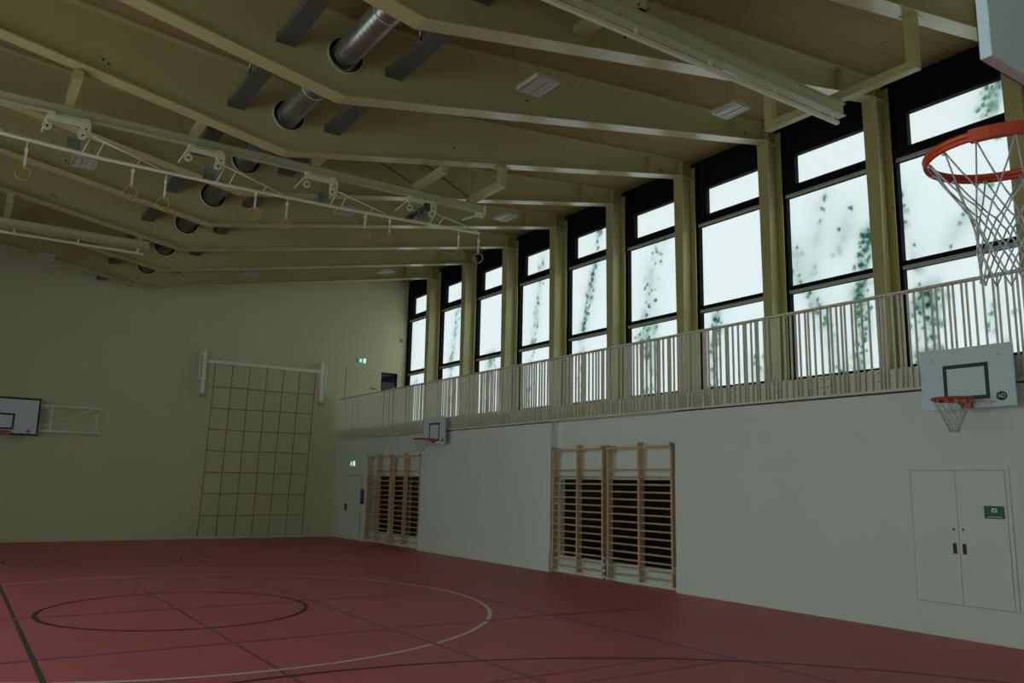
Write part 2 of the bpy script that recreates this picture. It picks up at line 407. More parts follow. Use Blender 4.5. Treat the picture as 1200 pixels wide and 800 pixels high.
def beam(y, label):
    xl, xr = XL-0.02, 13.56
    t = thing('roof_beam', label, 'beam', (4.0, y, 7.18), 'cranked steel roof beams')
    b = MB()
    def fl(x0, x1, zf, th, w):
        b.hexa([(x0, y-w, zf(x0)), (x1, y-w, zf(x1)), (x1, y+w, zf(x1)), (x0, y+w, zf(x0)),
                (x0, y-w, zf(x0)+th), (x1, y-w, zf(x1)+th), (x1, y+w, zf(x1)+th), (x0, y+w, zf(x0)+th)])
    fl(xl, 4.0, zb, 0.025, 0.14); fl(4.0, 13.14, zb, 0.025, 0.14)
    b.build('bottom_flange', 'steel', t)
    b = MB(); fl(xl, 4.0, lambda x: zc(x)-0.022, 0.02, 0.14); fl(4.0, xr, lambda x: zc(x)-0.022, 0.02, 0.14)
    b.build('top_flange', 'steel', t)
    # web with a round duct hole and two cable tray holes
    w = MB(); bm = w.bm
    E = 0.02
    outer = [(xl, zb(xl)+E), (4.0, zb(4.0)+E), (13.14, zb(13.14)+E), (13.14, 8.92), (xr, 8.92), (xr, zc(xr)-E), (4.0, zc(4.0)-E), (xl, zc(xl)-E)]
    loops = [outer, [(4.02+0.26*math.cos(2*PI*i/28), 7.85+0.26*math.sin(2*PI*i/28)) for i in range(28)],
             [(3.02, 7.74), (3.31, 7.74), (3.31, 7.90), (3.02, 7.90)], [(4.65, 7.74), (4.95, 7.74), (4.95, 7.90), (4.65, 7.90)]]
    ed = []
    for L in loops:
        vs = [bm.verts.new((x, y-0.008, z)) for x, z in L]
        ed += [bm.edges.new((vs[i], vs[(i+1) % len(vs)])) for i in range(len(vs))]
    r = bmesh.ops.triangle_fill(bm, use_beauty=True, use_dissolve=False, edges=ed)
    fs = [g for g in r['geom'] if isinstance(g, bmesh.types.BMFace)]
    ex = bmesh.ops.extrude_face_region(bm, geom=fs)
    bmesh.ops.translate(bm, verts=[g for g in ex['geom'] if isinstance(g, bmesh.types.BMVert)], vec=(0, 0.016, 0))
    w.build('web', 'steel', t)
    q = MB(); pr = None
    for i in range(33):
        a = 2*PI*i/32; ca, sa = math.cos(a), math.sin(a)
        vs = [q.bm.verts.new((4.02+rr*ca, yy, 7.85+rr*sa)) for rr, yy in ((0.257, y-0.06), (0.275, y-0.06), (0.275, y+0.06), (0.257, y+0.06))]
        if pr:
            for j in range(4): q._f([pr[j], pr[(j+1) % 4], vs[(j+1) % 4], vs[j]], True)
        pr = vs
    q.build('duct_collar', 'steel2', t)
    q = MB(); pr = None
    for i in range(33):
        a = 2*PI*i/32; ca, sa = math.cos(a), math.sin(a)
        vs = [q.bm.verts.new((4.02+rr*ca, yy, 7.85+rr*sa)) for rr, yy in ((0.256, y-0.05), (0.256, y+0.05), (0.20, y+0.05), (0.20, y+0.03), (0.24, y+0.03), (0.24, y-0.05))]
        if pr:
            for j in range(6): q._f([pr[j], pr[(j+1) % 6], vs[(j+1) % 6], vs[j]], True)
        pr = vs
    q.build('duct_gap_shade', 'dark', t)  # dark ring standing in for the darkness seen through the duct hole
    for x in (12.2, 13.16):
        MB().box(x-0.008, x+0.008, y-0.135, y+0.135, zb(x)+0.025 if x < 13.1 else 8.93, zc(x)-0.03).build('stiffener', 'steel', t)
    for x, z in ((1.2, 7.95), (1.28, 7.9), (7.2, 8.1), (12.6, 8.97)):
        MB().cyl((x, y-0.03, z), (x, y-0.008, z), 0.016, 8).build('bolt', 'dark', t)
    return t
BY = [8.0+2.4*k for k in range(-1, 8)]
b0 = beam(BY[0], 'cranked cream roof beam nearest the camera, at the top right of the photo')
for k in range(1, len(BY)):
    dup(b0, (0, 2.4*k, 0), 'cranked cream roof beam, %s counted from the far end wall' % ORD[len(BY)-k-1])

# ---------------------------------------------------------------- ventilation duct and cable trays through the beams
d = thing('ventilation_duct', 'round spiral metal ventilation duct running through the holes in the roof beams', 'duct', (4.02, 12, 7.85))
MB().cyl((4.02, Y0+0.01, 7.865), (4.02, Y1-0.02, 7.865), 0.19, 36).build('duct_pipe', 'galv', d)
s = MB()
pts = []
N = 28*30
for i in range(N*4+1):
    a = 2*PI*i/16; yy = 3.0+i*0.11/16
    if yy > 16: break
    pts.append((4.02+0.191*math.cos(a), yy, 7.865+0.191*math.sin(a)))
s.tube(pts, 0.0065, 4); s.build('spiral_seam', 'galv', d)
for y in (9.0, 11.6, 14.0, 16.4):
    g = MB(); g.ring((4.02, y, 7.865), 0.197, 0.007, 'Y', 28, 6); g.cyl((3.86, y, 7.99), (3.86, y, zc(3.86)+0.01), 0.012, 8); g.build('hanger', 'equip', d)

def tray(x0, x1, name_label):
    t = thing('cable_tray', name_label, 'cable tray', ((x0+x1)/2, 12, 7.76), 'cable trays beside the duct')
    g = MB(); g.box(x0, x1, Y0+0.01, Y1-0.02, 7.755, 7.765); g.build('tray_bottom', 'tray', t)
    g = MB(); g.box(x0, x0+0.01, Y0+0.01, Y1-0.02, 7.765, 7.86); g.build('tray_side', 'tray', t)
    g = MB(); g.box(x1-0.01, x1, Y0+0.01, Y1-0.02, 7.765, 7.86); g.build('tray_side', 'tray', t)
    g = MB()
    for i in range(5): g.cyl((x0+0.05+i*0.045, Y0+0.02, 7.785), (x0+0.05+i*0.045, Y1-0.03, 7.785), 0.016, 6)
    g.build('cables', 'motor', t)
    for y in (9.3, 11.6, 14.0, 16.4, 18.8):
        g = MB(); xx = x0-0.02; g.cyl((xx, y, 7.80), (xx, y, zc(xx)+0.01), 0.012, 8); g.box(xx-0.02, x0+0.005, y-0.03, y+0.03, 7.78, 7.85); g.build('hanger', 'galv', t)
    return t
tray(3.04, 3.29, 'dark perforated cable tray left of the round duct')
tray(4.67, 4.93, 'dark perforated cable tray right of the round duct')

# ---------------------------------------------------------------- gallery railing
rl = thing('gallery_railing', 'pale steel gallery railing with closely and unevenly spaced flat balusters', 'railing', (11.08, 13, SL0+0.04))
MB().box(11.02, 11.125, Y0, 27.1, 4.675, 4.705).build('top_rail', 'rail', rl)
MB().box(11.02, 11.125, Y0, 27.1, 3.272, 3.31).build('bottom_rail', 'rail', rl)
slats = [6.331, 6.236, 6.106, 5.987, 5.919, 5.824, 5.744, 5.681, 5.565, 5.5, 5.399, 5.283, 5.156, 5.1, 4.997, 4.915, 4.856,
         8.336, 8.241, 8.168, 8.054, 7.998, 7.894, 7.769, 7.642, 7.585, 7.488, 7.406, 7.346, 7.226, 7.165, 7.063, 6.942, 6.808,
         10.167, 10.106, 9.984, 9.924, 9.834, 9.701, 9.652, 9.542, 9.422, 9.3, 9.253, 9.14, 9.044, 9.003, 8.872, 8.803]
gapc = [0.055, 0.065, 0.085, 0.095, 0.105, 0.12, 0.13]
def fillr(a, b):
    y = a
    while True:
        y += rnd.choice(gapc)
        if y > b-0.04: break
        slats.append(y)
fillr(6.331, 6.808); fillr(8.336, 8.803); fillr(10.167, 27.1); fillr(Y0, 4.856)
vis = sorted([y for y in slats if y > 4.6]); rest = [y for y in slats if y <= 4.6]
first = None
for i, y in enumerate(vis[:100]):
    if first is None:
        g = MB(); g.box(11.068, 11.108, y-0.0075, y+0.0075, 3.31, 4.675); first = g.build('baluster', 'rail', rl); fy = y
    else:
        o = first.copy(); C.objects.link(o); o.parent = rl; o.location = (0, y-fy, 0)
g = MB()
for y in vis[100:]+rest: g.box(11.068, 11.108, y-0.0075, y+0.0075, 3.31, 4.675)
g.build('balusters', 'rail', rl, props={'kind': 'stuff'})
for i in range(12):
    y = 5.2+0.855*i
    p = MB(); p.box(11.111, 11.1195, y-0.11, y+0.11, 3.36, 3.62); pl = p.build('fixing_plate', 'rail', rl)
    q = MB()
    for dy in (-0.055, 0.055):
        for z in (3.44, 3.57): q.cyl((11.104, y+dy, z), (11.113, y+dy, z), 0.012, 8)
    q.build('bolts', 'handle', pl)

# ---------------------------------------------------------------- right wall panelling, seams, doors
def seg(a, b): return (a, b)
for (a, b) in ((Y0, 5.17), (5.17, 10.98), (14.82, 20.98)):
    MB().box(XW-0.022, XW, a, b, 0.0, 0.42).build('baseboard_right', 'wall2', props=STRUCT)
i = 1
for (a, b) in ((6.46, 10.98),):
    MB().box(XW-0.009, XW, a, b, 0.425, 2.18).build('trim_%d' % i, 'wall2', props=STRUCT); i += 1
MB().box(XW-0.004, XW, 5.155, 5.168, 0.0, 0.42).build('trim_3', 'seam', props=STRUCT)
MB().box(XW-0.003, XW, Y0, 10.98, 3.25, SL0).build('trim_5', 'dark', props=STRUCT)  # shadow line below the railing, painted as a thin dark strip
MB().box(XW-0.003, XW, 14.82, 20.98, 3.25, SL0).build('trim_6', 'dark', props=STRUCT)  # the same painted shadow line between the two niches
MB().box(XW-0.004, XW, 14.82, 20.98, 2.18, 2.186).build('trim_4', 'wall2', props=STRUCT)
def ddoor():
    t = thing('double_door', 'white flush double cupboard door set in the right wall, with green sign', 'door', (XW, 5.82, 0.43))
    a, b, z0, z1 = 5.205, 6.435, 0.432, 2.155; mid = 5.832
    MB().box(XW-0.003, XW, a-0.006, b+0.006, z0-0.006, z1+0.006).build('door_frame', 'gap', t)  # backing plate, its grey paints the shade in the gaps around the leaves
    l1 = MB().box(XW-0.02, XW-0.003, mid+0.003, b, z0, z1).build('door_leaf', 'wall2', t)
    l2 = MB().box(XW-0.02, XW-0.003, a, mid-0.003, z0, z1).build('door_leaf', 'wall2', t)
    for lf, s in ((l1, 1), (l2, -1)):
        y = mid+s*0.062
        g = MB(); g.m('handle').box(XW-0.026, XW-0.02, y-0.025, y+0.025, 1.075, 1.21); g.m('dark').box(XW-0.0265, XW-0.0259, y-0.014, y+0.014, 1.09, 1.195); g.build('handle', None, lf)
        MB().cyl((XW-0.027, y, 1.39), (XW-0.02, y, 1.39), 0.014, 12).build('lock', 'dark', lf)
    fr = MB()
    fr.box(XW-0.022, XW, a-0.055, a-0.008, z0-0.007, z1+0.007); fr.box(XW-0.022, XW, a-0.055, b+0.007, z1+0.008, z1+0.05); fr.build('architrave', 'wall2', t)
    return t
ddoor()
sg = thing('wall_sign', 'small green sign with white camera-like symbol on the double door', 'sign', (XW-0.02, 5.36, 1.55))
MB().box(XW-0.024, XW-0.0205, 5.235, 5.485, 1.545, 1.705).build('sign_plate', 'green', sg)
g = MB()
g.box(XW-0.026, XW-0.024, 5.325, 5.395, 1.625, 1.672); g.box(XW-0.026, XW-0.024, 5.34, 5.38, 1.672, 1.682)
g.box(XW-0.026, XW-0.024, 5.27, 5.45, 1.562, 1.572); s_ = g.build('sign_symbol', 'signw', sg)
MB().box(XW-0.027, XW-0.026, 5.35, 5.37, 1.638, 1.658).build('sign_centre', 'green', s_)
sw = thing('light_switch', 'small white switch plate on right wall beside the double door', 'switch', (XW, 5.03, 1.55))
MB().box(XW-0.012, XW, 4.98, 5.08, 1.50, 1.60).build('switch_plate', 'white', sw, bevel=0.003)
MB().box(XW-0.016, XW-0.012, 5.0, 5.06, 1.52, 1.58).build('rocker', 'white', sw)

dr = thing('door', 'plain white door under the gallery in the far right corner', 'door', (XW, 25.65, 0.0))
MB().box(XW-0.006, XW, 24.98, 26.32, 0.0, 2.06).build('door_frame', 'seam', dr)
lf = MB().box(XW-0.02, XW-0.006, 25.0, 26.3, 0.005, 2.04).build('door_leaf', 'wallr', dr)
MB().box(XW-0.03, XW-0.02, 26.09, 26.26, 0.90, 1.13).build('handle', 'handle', lf)
cr = thing('card_reader', 'blue and black card reader on the wall pier beside the far wall bars', 'card reader', (XW, 24.9, 1.4))
MB().box(XW-0.05, XW, 24.78, 24.96, 1.15, 1.40).build('reader_body', 'motor', cr)
MB().box(XW-0.055, XW, 24.78, 24.96, 1.40, 1.62).build('reader_top', 'blue', cr)
ws = MB().box(XW-0.03, XW, 24.80, 24.92, 0.55, 0.95).build('wall_plate', 'white', origin=(XW, 24.86, 0.55), bevel=0.004)
tag(ws, 'narrow white plate on the wall pier below the card reader', 'wall plate')
sk = MB().box(XW-0.025, XW, 20.62, 20.74, 0.98, 1.1).build('wall_socket', 'white', origin=(XW, 20.68, 1.0), bevel=0.004)
tag(sk, 'small white wall socket just right of the far wall bars', 'socket')

def exitsign(name_label, origin, ux, nrm, w, h):
    """lit sign: origin = centre on wall, ux = unit along its width (left to right as seen), nrm = outward normal"""
    o = Vector(origin); ux = Vector(ux); n_ = Vector(nrm); uz = Vector((0, 0, 1))
    t = thing('exit_sign', name_label, 'exit sign', tuple(o))
    def slab(mb, a, b, c_, d_, n0, n1):
        P = []
        for nn in (n0, n1):
            P += [o+ux*a+uz*c_+n_*nn, o+ux*b+uz*c_+n_*nn, o+ux*b+uz*d_+n_*nn, o+ux*a+uz*d_+n_*nn]
        mb.hexa(P)
    g = MB(); slab(g, -w/2, w/2, -h/2, h/2, 0.0, 0.05); g.build('housing', 'white', t)
    g = MB(); slab(g, -w/2+.005, w*0.16, -h/2+.005, h/2-.005, 0.05, 0.055); a = g.build('green_face', 'exitg', t)
    g = MB(); slab(g, w*0.16, w/2-.005, -h/2+.005, h/2-.005, 0.05, 0.055); b_ = g.build('white_face', 'exitw', t)
    q = MB()   # running figure
    s = h/0.17
    cx = -w*0.17
    slab(q, cx-.012*s, cx+.012*s, .035*s, .06*s, .055, .058)
    for (p0, p1, wd) in (((0, .03), (-.012, -.01), .03), ((-.012, -.01), (.02, -.035), .018), ((.02, -.035), (.012, -.07), .014), ((-.012, -.01), (-.025, -.045), .018), ((-.025, -.045), (-.055, -.05), .014), ((.0, .025), (.035, .005), .012), ((-.005, .025), (-.04, .015), .012)):
        A = o+ux*(cx+p0[0]*s)+uz*p0[1]*s; B = o+ux*(cx+p1[0]*s)+uz*p1[1]*s
        dd = (B-A).normalized(); nn = dd.cross(n_)*wd*s/2
        q.hexa([A-nn+n_*.055, B-nn+n_*.055, B+nn+n_*.055, A+nn+n_*.055, A-nn+n_*.058, B-nn+n_*.058, B+nn+n_*.058, A+nn+n_*.058])
    q.build('running_figure', 'exitw', a)
    q = MB(); slab(q, w*0.22, w*0.42, -h*0.06, h*0.06, .055, .058)
    q.build('arrow', 'exitg', b_)
    return t
exitsign('lit green exit sign above the gallery door on the end wall', (11.83, Y1, 6.15), (1, 0, 0), (0, -1, 0), 0.30, 0.17)
exitsign('lit green exit sign above the door under the gallery', (XW, 25.72, 2.45), (0, -1, 0), (-1, 0, 0), 0.42, 0.17)

# gallery door and glazed door in the end wall
gd = thing('gallery_door', 'plain cream flush door at the far end of the gallery', 'door', (11.86, Y1, SL1))
MB().box(11.25, 12.48, Y1-0.006, Y1, SL1, 5.865).build('door_frame', 'seamw', gd)
lf = MB().box(11.27, 12.46, Y1-0.02, Y1-0.006, SL1, 5.85).build('door_leaf', 'wall', gd)
MB().box(12.2, 12.42, Y1-0.06, Y1-0.02, 5.16, 5.19).build('handle', 'handle', lf)
w = holed('Y', Y1+0.05, Y1+0.11, GD[0], GD[1], GD[2], GD[3], [(GD[0]+.04, GD[1]-.03, GD[2]+.04, GD[3]-.04)]).build('window_40', 'black', props=STRUCT)
MB().box(GD[0]+.03, GD[1]-.02, Y1+0.08, Y1+0.09, GD[2]+.03, GD[3]-.03).build('pane', 'darkglass', w)
MB().box(GD[0]+.04, GD[1]-.03, Y1+0.055, Y1+0.08, 5.48, 5.56).build('transom', 'black', w)
se = thing('motion_sensor', 'small motion sensor high on the end wall beside the first window', 'sensor', (13.38, Y1, 7.05))
MB().box(13.33, 13.43, Y1-0.06, Y1, 7.0, 7.12).build('sensor_body', 'lampw', se)
MB().ball((13.38, Y1-0.06, 7.03), 0.035).build('sensor_lens', 'handle', se)

# ---------------------------------------------------------------- wall bars in the niches
def wallbars(ys, label, hinge_right):
    y_hi, y_mid, y_lo = ys
    t = thing('wall_bars', label, 'wall bars', (11.16, y_mid, 0.0), 'wooden wall bars in the niches')
    for y, top in ((y_hi, 2.66), (y_mid, 2.73), (y_lo, 2.66)):
        MB().box(XW+0.005, XW+0.135, y-0.0225, y+0.0225, 0.07, top).build('upright', 'wood', t, bevel=0.004)
    for a, b in ((y_mid, y_hi), (y_lo, y_mid)):
        zs = [0.17+0.1445*i for i in range(15)]
        for z in zs:
            g = MB(); prof = [(0.021*math.cos(2*PI*i/12), 0.018*math.sin(2*PI*i/12)) for i in range(12)]
            g.prism([(XW+0.055+px, a+0.0225, z+pz) for px, pz in prof], (0, b-a-0.045, 0)); g.build('rung', 'wood', t)
        g = MB(); g.box(XW-0.01, XW+0.03, a+0.0225, b-0.0225, 2.60, 2.645); g.build('top_rail', 'wood', t, bevel=0.005)
    for y in (y_hi, y_lo):
        s = 1 if y == y_hi else -1
        g = MB(); g.box(XW-0.02, XW+0.004, y-0.03, y+0.03, 2.60, 2.70); g.box(XW-0.02, XW+0.15, y-0.03, y+0.03, 2.665, 2.68); hg = g.build('hinge', 'galv2', t)
        for dz in (2.625, 2.655): MB().cyl((XW-0.026, y, dz), (XW-0.02, y, dz), 0.009, 8).build('bolt', 'dark', hg)
        g = MB(); g.box(XW+0.02, XW+0.10, y+s*0.0235, y+s*0.030, 0.30, 0.44); g.cyl((XW+0.0, y+s*0.02, 0.30), (XW+0.0, y+s*0.02, 0.44), 0.012, 8); g.build('hinge', 'white', t)
    # wall bracket at the top
    g = MB(); g.box(XW+0.10, XN, y_mid-0.02, y_mid+0.02, 2.60, 2.64); g.box(XW+0.10, XN, y_hi-0.06, y_hi-0.03, 2.55, 2.68); g.box(XW+0.10, XN, y_lo+0.03, y_lo+0.06, 2.55, 2.68)
    g.build('wall_bracket', 'galv2', t)
    return t
wallbars((14.74, 13.90, 13.065), 'left unit of wooden wall bars in the nearer niche', True)
wallbars((12.90, 11.99, 11.10), 'right unit of wooden wall bars in the nearer niche, closest to the camera', False)
wallbars((24.60, 23.87, 22.98), 'left unit of wooden wall bars in the far niche, beside the corner door', True)
wallbars((22.89, 22.03, 21.06), 'right unit of wooden wall bars in the far niche, below the small hoop', False)
for (y, lab) in ((12.983, 'metal floor hinge post between the two nearer wall bar units'),):
    hp = thing('hinge_post', lab, 'hinge', (XW+0.02, y, 0.0))
    g = MB(); g.cyl((XW+0.0, y, 0.0), (XW+0.0, y, 0.5), 0.018, 10); g.build('post', 'galv', hp)
    g = MB()
    for z in (0.08, 0.2, 0.32, 0.44): g.box(XW-0.022, XW+0.03, y-0.04, y+0.04, z-0.02, z+0.02)
    g.build('knuckles', 'white', hp)

# ---------------------------------------------------------------- basketball goals
def net_mesh(mb, c, z0, z1, r0, r1, cord, rows=7, cols=12, first=0.30, rot=0.0, straight=False):
    def prof(t):
        if straight: return t**0.9
        T = ((0, 0), (0.17, 0.33), (0.33, 0.66), (0.45, 0.88), (0.58, 0.97), (1, 1))
        for (a, va), (b, vb) in zip(T, T[1:]):
            if a <= t <= b: return va+(vb-va)*(t-a)/(b-a)
    c = Vector(c)
    lv = [0.0, first]; k = rows-1
    for i in range(1, k+1): lv.append(first+(1-first)*i/k)
    P = []
    for j, t in enumerate(lv):
        z = z0+(z1-z0)*t
        r = r0+(r1-r0)*prof(t)
        row = []
        for i in range(cols):
            a = 2*PI*(i+0.5*(j % 2))/cols+rot
            row.append(Vector((c.x+r*math.cos(a), c.y+r*math.sin(a), z)))
        P.append(row)
    for j in range(len(lv)-1):
        for i in range(cols):
            a = P[j][i]
            for q in ((i, i-1) if j % 2 == 0 else (i, i+1)):
                b = P[j+1][q % cols]
                mid = (a+b)/2+Vector((0, 0, -0.004))
                mb.tube([a, mid, b], cord, 5)
        for i in range(cols): mb.ball(P[j+1][i], cord*1.7)
    return mb

def goal(name, label, origin, ux, nrm, bw, bh, zbot, thick, border, net=(0.45, 0.11, 0.004), reach=0.375, emblem=(0.42, 0.12, 0.045), band=True, inner=(0.59, 0.45), rectz=None):
    o = Vector(origin); ux = Vector(ux); n_ = Vector(nrm); uz = Vector((0, 0, 1))
    t = thing(name, label, 'basketball hoop', (o.x, o.y, zbot))
    def P(a, z, d): return Vector((o.x, o.y, 0))+ux*a+uz*z+n_*d
    def slab(mb, a0, a1, z0, z1, d0, d1):
        mb.hexa([P(a0, z0, d0), P(a1, z0, d0), P(a1, z0, d1), P(a0, z0, d1), P(a0, z1, d0), P(a1, z1, d0), P(a1, z1, d1), P(a0, z1, d1)])
    g = MB(); slab(g, -bw/2, bw/2, zbot, zbot+bh, -thick, 0); bd = g.build('backboard', 'white', t, bevel=0.003)
    e = 0.0015
    if border:
        g = MB()
        for q in ((-bw/2, bw/2, zbot, zbot+.05), (-bw/2, bw/2, zbot+bh-.05, zbot+bh), (-bw/2, -bw/2+.05, zbot+.05, zbot+bh-.05), (bw/2-.05, bw/2, zbot+.05, zbot+bh-.05)): slab(g, *q, 0.0002, e)
        g.build('border_line', 'mark', bd)
    rz = rectz if rectz else zbot+0.15
    iw, ih = inner; L = 0.05
    g = MB()
    for q in ((-iw/2, iw/2, rz, rz+L), (-iw/2, iw/2, rz+ih-L, rz+ih), (-iw/2, -iw/2+L, rz+L, rz+ih-L), (iw/2-L, iw/2, rz+L, rz+ih-L)): slab(g, *q, 0.0002, e)
    g.build('target_square', 'mark', bd)
    if emblem:
        ex, ez, er = emblem; g = MB(); ez += zbot
        g.m('mark'); g.prism([P(ex+er*1.15*math.cos(2*PI*i/24), ez+er*math.sin(2*PI*i/24), 0.0002) for i in range(24)], n_*0.0013)
        g.m('white')
        for (a0, z0, a1, z1, wd) in ((-.75, -.3, -.45, .35, .16), (-.45, .35, -.15, -.3, .16), *[(.36+.36*math.cos(PI*i/4), .05+.4*math.sin(PI*i/4), .36+.36*math.cos(PI*(i+1)/4), .05+.4*math.sin(PI*(i+1)/4), .14) for i in range(8)]):
            A = P(ex+a0*er, ez+z0*er, .0016); B = P(ex+a1*er, ez+z1*er, .0016); dd = (B-A).normalized(); nn = dd.cross(n_)*wd*er/2
            g.hexa([A-nn, B-nn, B+nn, A+nn, A-nn+n_*.0006, B-nn+n_*.0006, B+nn+n_*.0006, A+nn+n_*.0006])
        g.build('emblem', None, bd)
        g = MB(); slab(g, ex-2.3*er, ex-1.2*er, ez-1.25*er, ez-1.05*er, 0.0002, e); g.build('print_line', 'seam', bd)
    for a in (-bw*0.36, bw*0.36):
        g = MB(); g.cyl(P(a, zbot+bh*0.82, 0), P(a, zbot+bh*0.82, 0.006), 0.012, 10); g.build('bolt', 'galv', bd)
    # hoop
    hz = 3.05; rc = P(0, hz, reach); R = 0.225+0.009
    g = MB(); g.ring((rc.x, rc.y, hz-0.010), R, 0.0115, 'Z', 56, 8); g.ring((rc.x, rc.y, hz-0.027), R, 0.009, 'Z', 56, 8)
    rim = g.build('rim', 'orange', t)
    a_back = math.atan2(-n_.y, -n_.x)
    g = MB(); prev = None; half = 1.5
    inn, out = R-0.013, R+0.013
    for i in range(25):
        a = a_back-half+2*half*i/24
        q = [g.bm.verts.new((rc.x+r*math.cos(a), rc.y+r*math.sin(a), z)) for r, z in ((inn, hz-.039), (out, hz-.039), (out, hz+.003), (inn, hz+.003))]
        if prev:
            for j in range(4): g._f([prev[j], prev[(j+1) % 4], q[(j+1) % 4], q[j]])
        else: g._f(q)
        prev = q
    g._f(prev[::-1]); g.build('rim_band', 'orange', rim)
    g = MB()
    slab(g, -0.075, 0.075, hz-0.115, hz+0.005, 0.0016, 0.012)
    for sx in (-1, 1):
        g.prism([P(sx*0.07, hz-0.1, 0.012), P(sx*0.07, hz-0.005, 0.012), P(sx*0.05, hz-0.005, reach-R+0.02), P(sx*0.05, hz-0.04, reach-R+0.02)], ux*0.006)
    slab(g, -0.075, 0.075, hz-0.012, hz-0.004, 0.012, reach-R+0.02)
    g.build('rim_bracket', 'orange', rim)
    nl, nr, cord = net
    g = MB(); net_mesh(g, (rc.x, rc.y, 0), hz-0.03, hz-nl, 0.222, nr, cord, rot=0.13, straight=(cord > 0.0033), rows=(7 if cord < 0.0033 else 5))
    for i in range(12):
        a = 2*PI*i/12+0.13; p = (rc.x+0.226*math.cos(a), rc.y+0.226*math.sin(a), hz-0.036)
        g.ball(p, 0.0085)
    g.build('net', 'net', rim)
    return t, P, slab

# near goal, seen from behind and below at the top right
t, P, slab = goal('basketball_goal', 'large basketball hoop close to the camera, seen from behind at top right', (2.945, 0.937, 0), (-1, 0, 0), (0, 1, 0), 1.8, 1.05, 2.935, 0.03, True, net=(0.47, 0.088, 0.0032))
g = MB()
for a in (-0.45, 0.45):
    for z in (3.1, 3.75): g.cyl(P(a, z, -0.03), (2.945-a*1.6, Y0+0.004, z), 0.025, 12)
    g.cyl(P(a, 3.05, -0.045), P(a, 3.85, -0.045), 0.022, 12)
g.build('wall_arm', 'equip', t)
# small goal on the right wall, near
goal('wall_goal', 'small white backboard with orange hoop on the right wall near the double door', (10.83, 5.472, 0), (0, -1, 0), (-1, 0, 0), 1.2, 0.80, 2.945, 0.03, False, net=(0.43, 0.05, 0.0036), emblem=(0.43, 0.13, 0.058), inner=(0.585, 0.47), rectz=3.055)
# same, far
goal('wall_goal', 'small white backboard with orange hoop on the right wall beside the far wall bars', (10.85, 19.83, 0), (0, -1, 0), (-1, 0, 0), 1.2, 0.75, 2.90, 0.03, False, net=(0.36, 0.06, 0.0036), emblem=(0.47, 0.10, 0.05), inner=(0.585, 0.50), rectz=2.985)
for y0 in (5.472, 19.83):
    t = [o for o in bpy.data.objects if o.name.startswith('wall_goal') and not o.parent and abs(o.location.y-y0) < 0.1][0]
    g = MB()
    for s in (-1, 1):
        for z in (3.02, 3.6): g.box(10.86, XW, y0+s*0.35-0.025, y0+s*0.35+0.025, (z if y0 < 10 or z > 3.1 else 3.0)-0.025 - (0.3 if z > 3.1 else 0)*0, (z if y0 < 10 or z > 3.1 else 3.0)+0.025)
    g.build('wall_bracket', 'equip', t)
# swung goal folded against the end wall
t, P, slab = goal('folded_goal', 'white black-bordered backboard folded against the far end wall at left', (1.05, 26.85, 0), (1, 0, 0), (0, -1, 0), 1.8, 1.05, 2.955, 0.03, True, net=(0.42, 0.06, 0.0036), emblem=(0.655, 0.12, 0.04))
g = MB()
yb = 26.95
for z in (3.83, 3.11): g.cyl((0.3, yb, z), (3.55 if z > 3.5 else 3.5, yb, z), 0.032, 10)
g.build('swing_arm', 'equipw', t)
g = MB()
for x in (2.25, 3.41): g.cyl((x, yb, 3.11), (x, yb, 3.83), 0.02, 10)
g.cyl((1.95, yb, 3.2), (3.35, yb, 3.8), 0.018, 10); g.cyl((1.9, yb, 3.72), (2.2, yb, 3.82), 0.018, 10)
g.build('swing_brace', 'equipw', t)
g = MB()
for z in (3.83, 3.11): g.box(3.44, 3.56, yb-0.03, Y1-0.003, z-0.04, z+0.04); g.box(0.4, 0.5, yb-0.03, Y1-0.003, z-0.04, z+0.04)
g.build('wall_hinge', 'equipw', t)

# ---------------------------------------------------------------- climbing net on the end wall
YN = 27.0
nb = thing('climbing_net', 'tan rope climbing net hanging from a white bar on the end wall', 'climbing net', (8.3, YN, 0.0))
MB().box(6.44, 10.36, YN-0.04, YN+0.04, 5.52, 5.62).build('top_bar', 'equipw', nb)
g = MB(); cols = 7; rows = [5.52, 4.77, 4.09, 3.41, 2.745, 2.07, 1.40, 0.73]
def nx(i, z):
    t = (5.52-z)/5.45; return (6.70+0.561*i)*(1-t) + (6.575+0.556*i)*t
for i in range(cols):
    pts = [(nx(i, z)+rnd.uniform(-.008, .008), YN+rnd.uniform(-.01, .01), z) for z in rows+[0.075]]
    g.tube(pts, 0.016, 6)
g.build('vertical_ropes', 'rope', nb)
g = MB()
for z in rows[1:]:
    g.tube([(nx(i, z), YN+0.004, z+rnd.uniform(-.012, .012)) for i in range(cols)], 0.014, 6)
g.build('horizontal_ropes', 'rope', nb)
g = MB(); g.box(6.5, 10.0, YN-0.03, YN+0.03, 0.02, 0.07); g.build('bottom_bar', 'equip', nb)
